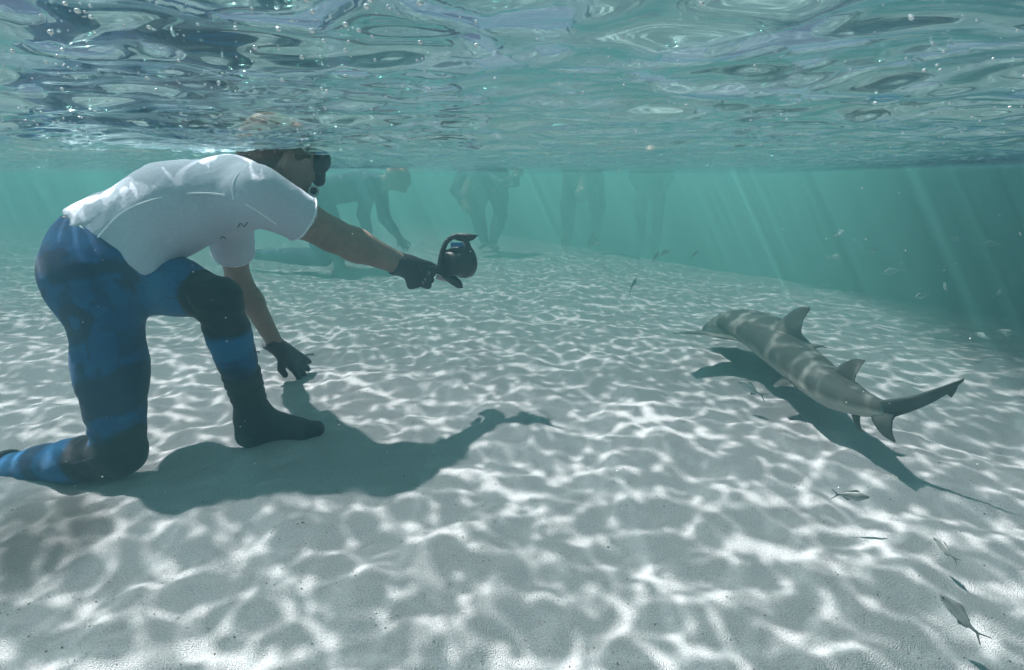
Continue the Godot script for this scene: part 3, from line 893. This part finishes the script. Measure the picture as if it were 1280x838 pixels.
# ------------------------------------------------------------------ shark and fish
func fin(out: Array, le0: Vector3, te0: Vector3, le1: Vector3, te1: Vector3, nrm: Vector3, thick: float, hollow: float, sweep: float, col: Callable):
	# a tapered blade from its root (le0 to te0) to its tip (le1 to te1); hollow bows the trailing edge inwards, sweep the leading edge outwards
	var V: PackedVector3Array = out[0]; var C: PackedColorArray = out[2]; var I: PackedInt32Array = out[3]
	var first := V.size()
	const NS := 12; const NC := 8
	for i in NS + 1:
		var s := float(i) / NS
		var a := le0.lerp(le1, s); var b := te0.lerp(te1, s)
		var ch := (te0 - le0)
		a -= ch * sweep * sin(PI * s) * 0.5
		b -= ch * hollow * sin(PI * pow(s, 0.8))
		var tk := thick * (1.0 - 0.85 * s)
		for k in NC * 2:
			var x := float(k) / NC if k <= NC else 2.0 - float(k) / NC
			var y := sqrt(maxf(x, 0.0)) * (1.0 - x) * 2.6 * tk * (1.0 if k <= NC else -1.0)
			var p := a.lerp(b, x) + nrm * y
			V.append(p); C.append(col.call(p, s, x))
	for i in NS:
		for k in NC * 2:
			var a := first + i * NC * 2 + k; var b := first + i * NC * 2 + (k + 1) % (NC * 2)
			I.append_array([a, a + NC * 2, b, b, a + NC * 2, b + NC * 2])
	out[0] = V; out[2] = C; out[3] = I

func blade(out: Array, lead: Array, trail: Array, nrm: Vector3, thick: float, col: Callable):
	# a thin fin lofted between its leading and trailing edges, thickest a third of the way across its root
	var V: PackedVector3Array = out[0]; var C: PackedColorArray = out[2]; var I: PackedInt32Array = out[3]
	var first := V.size()
	const NC := 8; const NS := 14
	var A := smooth_path(lead, 6); var B := smooth_path(trail, 6)
	for i in NS + 1:
		var s := float(i) / NS
		var a := A[roundi(s * (A.size() - 1))]; var b := B[roundi(s * (B.size() - 1))]
		var tk := thick * (1.0 - 0.9 * s)
		for k in NC * 2:
			var x := float(k) / NC if k <= NC else 2.0 - float(k) / NC
			var p := a.lerp(b, x) + nrm * sqrt(maxf(x, 0.0)) * (1.0 - x) * 2.6 * tk * (1.0 if k <= NC else -1.0)
			V.append(p); C.append(col.call(p, s, x))
	for i in NS:
		for k in NC * 2:
			var a := first + i * NC * 2 + k; var b := first + i * NC * 2 + (k + 1) % (NC * 2)
			I.append_array([a, a + NC * 2, b, b, a + NC * 2, b + NC * 2])
	out[0] = V; out[2] = C; out[3] = I

func loft_body(out: Array, path: PackedVector3Array, ups: Array, prof: Array, col: Callable, sides := 22):
	# prof: [t, half width, half height above, half height below] along the path
	var V: PackedVector3Array = out[0]; var C: PackedColorArray = out[2]; var I: PackedInt32Array = out[3]
	var first := V.size(); var n := path.size()
	for i in n:
		var t := float(i) / (n - 1)
		var q: Array = prof[0]
		for k in prof.size() - 1:
			if t >= prof[k][0]:
				var s := clampf((t - prof[k][0]) / (prof[k + 1][0] - prof[k][0]), 0.0, 1.0); s = s * s * (3.0 - 2.0 * s) * 0.5 + s * 0.5
				q = [t, lerpf(prof[k][1], prof[k + 1][1], s), lerpf(prof[k][2], prof[k + 1][2], s), lerpf(prof[k][3], prof[k + 1][3], s)]
		var tg := (path[mini(i + 1, n - 1)] - path[maxi(i - 1, 0)]).normalized()
		var up: Vector3 = ups[0].lerp(ups[1], t); up = (up - tg * up.dot(tg)).normalized()
		var sd := tg.cross(up)
		for k in sides:
			var a := TAU * k / sides
			var yy := sin(a)
			var p: Vector3 = path[i] + sd * cos(a) * q[1] + up * yy * (q[2] if yy > 0.0 else q[3])
			V.append(p); C.append(col.call(p, t, yy))
	for i in n - 1:
		for k in sides:
			var a := first + i * sides + k; var b := first + i * sides + (k + 1) % sides
			I.append_array([a, b, a + sides, b, b + sides, a + sides])
	V.append(path[0]); C.append(C[first]); V.append(path[n - 1]); C.append(C[first + (n - 1) * sides])
	for k in sides: I.append_array([V.size() - 2, first + (k + 1) % sides, first + k, V.size() - 1, first + (n - 1) * sides + k, first + (n - 1) * sides + (k + 1) % sides])
	out[0] = V; out[2] = C; out[3] = I

func shark():
	var nz := FastNoiseLite.new(); nz.seed = 51; nz.frequency = 1.0; nz.fractal_octaves = 3
	var K := 0.90
	var path := smooth_path([pix(903, 419, 2.80 * K), pix(911, 414, 2.73 * K), pix(930, 407, 2.55 * K), pix(956, 418, 2.36 * K), pix(979, 437, 2.18 * K), pix(1005, 460, 1.98 * K), pix(1038, 486, 1.76 * K), pix(1066, 500, 1.63 * K), pix(1089, 508, 1.545 * K), pix(1106, 513, 1.495 * K)], 6)
	var n := path.size()
	var upv := Vector3(0.10, 0.97, 0.05).normalized()
	var back := Color(0.058, 0.070, 0.066); var belly := Color(0.34, 0.34, 0.31)
	var coat := func(p: Vector3, t: float, y: float) -> Color:
		var m := nz.get_noise_3dv(p * 14.0) * 0.25 + nz.get_noise_3dv(p * 60.0) * 0.08
		var c := back.lerp(belly, 1.0 - smoothstep(-0.42, -0.14, y + m * 0.4))
		return c * (1.0 + 0.5 * m)
	var finc := func(p: Vector3, s: float, x: float) -> Color: return back * (1.0 + 0.4 * nz.get_noise_3dv(p * 30.0) - 0.15 * s)
	var out := blank()
	loft_body(out, path, [upv, upv], [[0.0, 0.040, 0.008, 0.008], [0.03, 0.088, 0.022, 0.018], [0.10, 0.118, 0.042, 0.038], [0.22, 0.120, 0.068, 0.060], [0.38, 0.106, 0.082, 0.068], [0.55, 0.078, 0.068, 0.060], [0.70, 0.062, 0.054, 0.050], [0.84, 0.038, 0.034, 0.034], [0.93, 0.022, 0.027, 0.026], [0.985, 0.012, 0.024, 0.022], [1.0, 0.003, 0.012, 0.012]], coat, 26)
	var at := func(t: float) -> Vector3: return path[clampi(roundi(t * (n - 1)), 0, n - 1)]
	var tgt := func(t: float) -> Vector3: var i := clampi(roundi(t * (n - 1)), 1, n - 2); return (path[i + 1] - path[i - 1]).normalized()
	var d: Vector3 = tgt.call(0.44); var sd: Vector3 = d.cross(upv).normalized()
	var p := Vector3.ZERO; var q := Vector3.ZERO
	# first and second back fins
	blade(out, [pix(964, 412, 1.99), pix(981, 396, 1.96), pix(997, 385, 1.92), pix(1012, 384, 1.88)], [pix(1014, 440, 1.84), pix(1003, 420, 1.86), pix(1004, 402, 1.87), pix(1013, 387, 1.875)], sd, 0.010, finc)
	blade(out, [pix(1004, 430, 1.86), pix(1016, 431, 1.82), pix(1031, 432, 1.77)], [pix(1012, 442, 1.84), pix(1020, 436, 1.80), pix(1030, 434, 1.77)], sd, 0.004, finc)
	d = tgt.call(0.72); var sd2: Vector3 = d.cross(upv).normalized()
	blade(out, [pix(1036, 468, 1.62), pix(1052, 455, 1.57), pix(1068, 449, 1.53), pix(1082, 450, 1.50)], [pix(1076, 496, 1.47), pix(1069, 479, 1.485), pix(1073, 464, 1.49), pix(1081, 453, 1.497)], sd2, 0.008, finc)
	# breast fins spread low to both sides
	d = tgt.call(0.22); var sd3: Vector3 = d.cross(upv).normalized()
	for s in [-1.0, 1.0]:
		p = at.call(0.215) + sd3 * s * 0.098 - upv * 0.030; q = at.call(0.35) + sd3 * s * 0.090 - upv * 0.036
		var out_dir: Vector3 = sd3 * s * 0.23 - upv * 0.035
		fin(out, p, q, p + out_dir + d * 0.11, p + out_dir * 1.0 + d * 0.15, upv, 0.008, 0.22, 0.15, finc)
	d = tgt.call(0.58); var sd4: Vector3 = d.cross(upv).normalized()
	for s in [-1.0, 1.0]:
		p = at.call(0.555) + sd4 * s * 0.045 - upv * 0.034; q = at.call(0.635) + sd4 * s * 0.034 - upv * 0.034
		fin(out, p, q, p + sd4 * s * 0.060 - upv * 0.025 + d * 0.05, p + sd4 * s * 0.060 - upv * 0.025 + d * 0.072, upv, 0.006, 0.15, 0.1, finc)
	d = tgt.call(0.80)
	p = at.call(0.775) - upv * 0.026; q = at.call(0.855) - upv * 0.020
	fin(out, p, q, p + d * 0.062 - upv * 0.055, p + d * 0.080 - upv * 0.050, sd2, 0.006, 0.2, 0.1, finc)
	# tail: long upper lobe with a notch, short lower lobe
	var root: Vector3 = at.call(0.955); var tend: Vector3 = at.call(1.0)
	var tip := pix(1203, 478, 1.40 * K); var low := pix(1116, 552, 1.45 * K)
	var side := (tip - root).cross(low - root).normalized()
	blade(out, [at.call(0.90) + upv * 0.020, pix(1106, 500, 1.345), pix(1140, 495, 1.315), pix(1172, 485, 1.285), pix(1206, 473, 1.26)], [pix(1105, 526, 1.345), pix(1124, 520, 1.33), pix(1152, 510, 1.305), pix(1178, 497, 1.28), pix(1205, 477, 1.26)], side, 0.010, finc)
	blade(out, [pix(1176, 490, 1.283), pix(1182, 492, 1.279), pix(1189, 497, 1.275)], [pix(1199, 480, 1.264), pix(1196, 488, 1.267), pix(1190, 497.5, 1.274)], side, 0.003, finc)
	blade(out, [at.call(0.91) - upv * 0.014, pix(1090, 525, 1.355), pix(1102, 543, 1.325), pix(1119, 554, 1.30)], [pix(1126, 512, 1.33), pix(1117, 526, 1.32), pix(1116, 541, 1.31), pix(1120, 552, 1.30)], side, 0.009, finc)
	# gill slits, five each side, as shallow raised lips
	var hide := vertex_paint(0.6, 0.4)
	hide.uv1_triplanar = true; hide.uv1_scale = Vector3(14, 14, 14); hide.heightmap_enabled = true; hide.heightmap_scale = 0.05; hide.heightmap_texture = noise_texture(0.2, 512, 0.0, 1.0, 52, 3)
	var t := thing("shark", "grey-brown young shark swimming away low over the rippled sand", "shark")
	obj("body", arrays_mesh(out[0], out[3], null, out[2]), hide, t)
	var slit := paint(Color(0.03, 0.03, 0.028), 0.8)
	for s in [-1.0, 1.0]:
		for k in 5:
			var c: Vector3 = at.call(0.15 + 0.016 * k); var g: Vector3 = tgt.call(0.18).cross(upv).normalized()
			var line := PackedVector3Array()
			for e in 6:
				var a := lerpf(-0.45, 0.45, e / 5.0)
				line.append(c + g * s * cos(a) * 0.106 + upv * sin(a) * 0.075)
			obj("gill_slit", tube(line, 0.0016, 5), slit, t)
		var eye := SphereMesh.new(); eye.radius = 0.008; eye.height = 0.016; eye.radial_segments = 12; eye.rings = 8
		var e2 := obj("eye", eye, paint(Color(0.02, 0.02, 0.02), 0.15), t); e2.position = at.call(0.07) + tgt.call(0.08).cross(upv).normalized() * s * 0.088 + upv * 0.018

func fish(label: String, mid: Vector3, dir: Vector3, size: float, deep: float, col: Array, group := ""):
	# body lofted along the spine with back, belly, tail and paired fins
	dir = dir.normalized()
	var up := (Vector3.UP - dir * dir.y).normalized(); var sd := dir.cross(up)
	var path := PackedVector3Array()
	for i in 13: path.append(mid + dir * size * (0.5 - 0.82 * i / 12.0) + sd * size * 0.03 * sin(i * 0.5))
	var out := blank()
	var coat := func(p, t, y): return (col[0] as Color).lerp(col[1], 1.0 - smoothstep(-0.5, 0.3, y))
	var finc := func(p, s, x): return (col[0] as Color) * 0.9
	var h := size * deep
	loft_body(out, path, [up, up], [[0.0, 0.002, 0.002, 0.002], [0.12, h * 0.26, h * 0.5, h * 0.45], [0.35, h * 0.42, h * 0.95, h * 0.95], [0.6, h * 0.32, h * 0.72, h * 0.72], [0.88, h * 0.10, h * 0.24, h * 0.24], [1.0, h * 0.05, h * 0.22, h * 0.22]], coat, 14)
	var e := path[12]
	for s in [1.0, -1.0]: fin(out, e + up * s * h * 0.05 + dir * size * 0.03, e + up * s * h * 0.02 - dir * size * 0.05, e + up * s * h * 1.0 - dir * size * 0.17, e + up * s * h * 0.95 - dir * size * 0.20, sd, h * 0.06, 0.1, 0.0, finc)
	fin(out, path[4] + up * h * 0.85, path[9] + up * h * 0.35, path[5] + up * h * 1.35, path[9] + up * h * 0.6, sd, h * 0.04, 0.0, 0.1, finc)
	fin(out, path[7] - up * h * 0.6, path[10] - up * h * 0.25, path[8] - up * h * 1.05, path[10] - up * h * 0.5, sd, h * 0.04, 0.0, 0.1, finc)
	for s in [1.0, -1.0]: fin(out, path[4] + sd * s * h * 0.35 - up * h * 0.2, path[4] + sd * s * h * 0.35 - up * h * 0.4 - dir * size * 0.02, path[6] + sd * s * h * 0.75 - up * h * 0.5, path[6] + sd * s * h * 0.7 - up * h * 0.6, up, h * 0.03, 0.0, 0.0, finc)
	var t := thing("fish", label, "fish", group)
	obj("body", arrays_mesh(out[0], out[3], null, out[2]), vertex_paint(0.4, 0.5), t)
	var ball := SphereMesh.new(); ball.radius = h * 0.13; ball.height = h * 0.26; ball.radial_segments = 8; ball.rings = 5
	for s in [1.0, -1.0]: obj("eye", ball, paint(Color(0.01, 0.01, 0.01), 0.2), t).position = path[1] + up * h * 0.12 + sd * s * h * 0.24

func small_fish():
	var grey := [Color(0.16, 0.17, 0.17), Color(0.36, 0.38, 0.38)]
	var dark := [Color(0.075, 0.08, 0.085), Color(0.22, 0.22, 0.22)]
	var silver := [Color(0.16, 0.19, 0.19), Color(0.40, 0.44, 0.44)]
	fish("grey fish hovering side on over the sand below the shark's tail", pix(1063, 620, 1.12), Vector3(1, 0.05, 0.25), 0.076, 0.17, grey)
	fish("largest grey fish nosing head up over bright sand away from the shark", pix(1203, 772, 0.76), Vector3(-0.35, 0.35, -0.62), 0.080, 0.16, grey)
	fish("slender pale grey fish low over the sand between two larger grey fish", pix(1183, 688, 0.95), Vector3(-0.2, 0.25, -0.9), 0.060, 0.15, grey)
	fish("silvery fish swimming close below the shark's breast fin", pix(940, 487, 1.75), Vector3(-0.6, 0.25, -0.6), 0.105, 0.16, silver)
	fish("thin dark fish low over the sand in front of the farthest legs", pix(791, 357, 3.3), Vector3(0.35, 0.45, -0.7), 0.16, 0.10, dark)
	fish("thin dark fish tilted nose up beside silvery one near the farthest person", pix(819, 322, 4.2), Vector3(0.5, 0.7, -0.4), 0.13, 0.11, dark)
	fish("silvery fish tilted beside a thin dark one near the farthest person", pix(829, 317, 4.3), Vector3(0.9, 0.35, -0.3), 0.13, 0.14, silver)
	fish("thin dark fish alone over sand to the side of the farthest person", pix(868, 318, 4.6), Vector3(0.7, 0.5, -0.3), 0.12, 0.11, dark)
	var k := 0
	for q in [[1048, 293, 3.4, 0.12], [1091, 313, 3.0, 0.09], [1118, 339, 3.2, 0.12], [1042, 322, 3.8, 0.11], [1182, 359, 2.4, 0.075], [1154, 369, 2.9, 0.10], [1255, 415, 2.0, 0.07], [1230, 421, 2.2, 0.06], [1250, 366, 2.6, 0.09], [1192, 299, 3.2, 0.08], [1242, 305, 3.0, 0.09]]:
		fish("small pale silvery fish hanging in the dark water beyond the shark", pix(q[0], q[1], q[2]), Vector3(sin(k * 2.3), 0.25 * cos(k * 1.7), cos(k * 2.3) * 0.6), q[3], 0.19, silver, "silvery fish in the dark water")
		k += 1


# ------------------------------------------------------------------ bits on the sand and in the water
func pebble(sd: int, r: float, flat: float) -> ArrayMesh:
	var n := FastNoiseLite.new(); n.seed = sd; n.frequency = 0.9
	var v := PackedVector3Array(); var idx := PackedInt32Array()
	for j in 7:
		for i in 10:
			var a := PI * j / 6.0; var b := TAU * i / 10.0
			var q := Vector3(sin(a) * cos(b), cos(a), sin(a) * sin(b))
			q *= 1.0 + 0.35 * n.get_noise_3dv(q * 2.0)
			v.append(Vector3(q.x * r, q.y * r * flat, q.z * r))
	for j in 6:
		for i in 10:
			var a := j * 10 + i; var b := j * 10 + (i + 1) % 10
			idx.append_array([a, b, a + 10, b, b + 10, a + 10])
	return arrays_mesh(v, idx)

func litter():
	var brown := paint(Color(0.16, 0.11, 0.06), 0.9); var black := paint(Color(0.02, 0.02, 0.02), 0.9); var shell := paint(Color(0.5, 0.46, 0.4), 0.6)
	var o := obj("seagrass_scrap", pebble(71, 0.006, 0.35), brown); o.position = gnd(1074, 722) + Vector3(0, 0.003, 0); o.scale = Vector3(1.6, 1, 0.8)
	tag(o, "brown scrap of seagrass on the sand between fish", "seagrass")
	var k := 0
	for q in [[[378, 441], [392, 440]], [[312, 437], [324, 439]]]:
		var a := gnd(q[0][0], q[0][1]); var b := gnd(q[1][0], q[1][1])
		a.y = sand_y(a.x, a.z) + 0.004; b.y = sand_y(b.x, b.z) + 0.006
		var t := obj("twig", tube(smooth_path([a, a.lerp(b, 0.5) + Vector3(0, 0.003, 0.004), b], 4), 0.0035, 6), black)
		tag(t, ["thin black twig lying on the sand just past the gloved fingertips", "thin black twig on the sand beneath the bare forearm"][k], "twig")
		k += 1
	var rng := RandomNumberGenerator.new(); rng.seed = 5
	var mm := MultiMesh.new(); mm.transform_format = MultiMesh.TRANSFORM_3D; mm.use_colors = true; mm.mesh = pebble(72, 1.0, 0.7); mm.instance_count = 9000
	for i in 9000:
		var z := -0.5 - 2.6 * pow(rng.randf(), 1.5)
		var x := rng.randf_range(-1.0, 1.0) * (0.5 - z * 0.95)
		if lump.get_noise_2d(x * 0.8 + 9.0, z * 0.8) < -0.05 + rng.randfn(0.0, 0.12): x += rng.randfn(0.0, 0.4)
		var r := 0.0007 + 0.0011 * pow(rng.randf(), 3.0) + 0.0012 * pow(rng.randf(), 24.0)
		mm.set_instance_transform(i, Transform3D(Basis(Vector3(rng.randf(), rng.randf() + 0.1, rng.randf()).normalized(), rng.randf() * TAU).scaled(Vector3.ONE * r), Vector3(x, sand_y(x, z) + r * 0.3, z)))
		var g := rng.randf_range(0.06, 0.55)
		mm.set_instance_color(i, Color(g, g * 0.96, g * 0.88))
	var s := MultiMeshInstance3D.new(); s.multimesh = mm; s.material_override = vertex_paint(0.9); s.name = "shell_grit"; s.set_meta("kind", "stuff"); add_child(s)
	tag(s, "coarse grains of shell and dark grit strewn on the sand", "grit")

func suspended():
	var rng := RandomNumberGenerator.new(); rng.seed = 9
	var ball := SphereMesh.new(); ball.radius = 1.0; ball.height = 2.0; ball.radial_segments = 8; ball.rings = 4
	var mm := MultiMesh.new(); mm.transform_format = MultiMesh.TRANSFORM_3D; mm.mesh = ball; mm.instance_count = 1500
	for i in 1500:
		var z := 0.35 + 2.4 * rng.randf()
		var p := pix(rng.randf_range(-40, 1320), rng.randf_range(150, 838), z)
		p.y = clampf(p.y, 0.03, DEPTH - 0.02)
		mm.set_instance_transform(i, Transform3D(Basis.from_scale(Vector3.ONE * rng.randf_range(0.0002, 0.0006)), p))
	var s := MultiMeshInstance3D.new(); s.multimesh = mm; s.material_override = paint(Color(0.7, 0.72, 0.7), 0.8); s.name = "drifting_specks"; s.set_meta("kind", "stuff"); add_child(s)
	tag(s, "tiny pale specks drifting in the water", "specks")
	# air bubbles under the surface, many of them standing in for sparkles of sun
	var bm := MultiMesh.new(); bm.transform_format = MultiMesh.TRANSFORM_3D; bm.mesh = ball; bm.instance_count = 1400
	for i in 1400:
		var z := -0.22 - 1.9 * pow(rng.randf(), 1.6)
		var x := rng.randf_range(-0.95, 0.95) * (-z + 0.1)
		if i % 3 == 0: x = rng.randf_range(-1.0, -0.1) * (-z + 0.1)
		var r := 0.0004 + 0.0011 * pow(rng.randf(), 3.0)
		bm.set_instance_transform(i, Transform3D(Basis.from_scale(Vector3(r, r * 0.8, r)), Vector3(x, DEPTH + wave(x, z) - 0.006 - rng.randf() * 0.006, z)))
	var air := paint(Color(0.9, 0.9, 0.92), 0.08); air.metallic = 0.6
	var b := MultiMeshInstance3D.new(); b.multimesh = bm; b.material_override = air; b.name = "bubbles_and_glints"; b.set_meta("kind", "stuff"); add_child(b)
	tag(b, "small bright air bubbles under the water surface, also standing in for sun glints", "bubbles")

func murk():
	# the water itself: greener and thicker further off, dark where the bottom drops away, and sand stirred up by the knee
	# three bodies of water side by side, turned to run along the edge of the sand flat
	var turn := -0.31
	var place := func(x: float, y: float, z: float) -> Vector3: return Basis(Vector3.UP, turn) * Vector3(x, y, z)
	murky("hazy_water", "faintly hazy clear water around the diver and the shark", "water", place.call(-18.87, -1.1, 3.1), Vector3(40, 3.84, 10), turn, Color(0.57, 0.89, 0.94), 0.088)
	murky("murky_water", "green murky water in the distance beyond the diver", "water", place.call(-18.87, -1.1, -21.91), Vector3(40, 3.84, 40), turn, Color(0.52, 0.90, 0.86), 0.36)
	murky("deep_water", "dark deep water beyond the shark where the sand drops away", "water", place.call(21.14, -1.1, -16.9), Vector3(40, 3.84, 50), turn, Color(0.18, 0.39, 0.40), 1.2)
	for q in [[30, 690, 0.16, 0.10], [75, 672, 0.12, 0.07]]:
		var c := gnd(q[0], q[1]); c.y = 0.02
		murky("silt_cloud", "small cloud of silt stirred up from the sand beside the kneeling leg", "silt", c, Vector3(q[2], q[3], q[2]) * 2.0, 0.0, Color(0.50, 0.55, 0.54), 2.6, RenderingServer.FOG_VOLUME_SHAPE_ELLIPSOID)

func murky(called: String, label: String, category: String, at: Vector3, size: Vector3, turn: float, color: Color, dense: float, shape := RenderingServer.FOG_VOLUME_SHAPE_BOX) -> FogVolume:
	var f := FogVolume.new(); f.name = numbered(called); f.shape = shape; f.size = size
	var m := FogMaterial.new(); m.albedo = color; m.density = dense; f.material = m
	f.position = at; f.rotation.y = turn; add_child(f)
	f.set_meta("kind", "stuff"); tag(f, label, category, "silt" if category == "silt" else "")
	return f
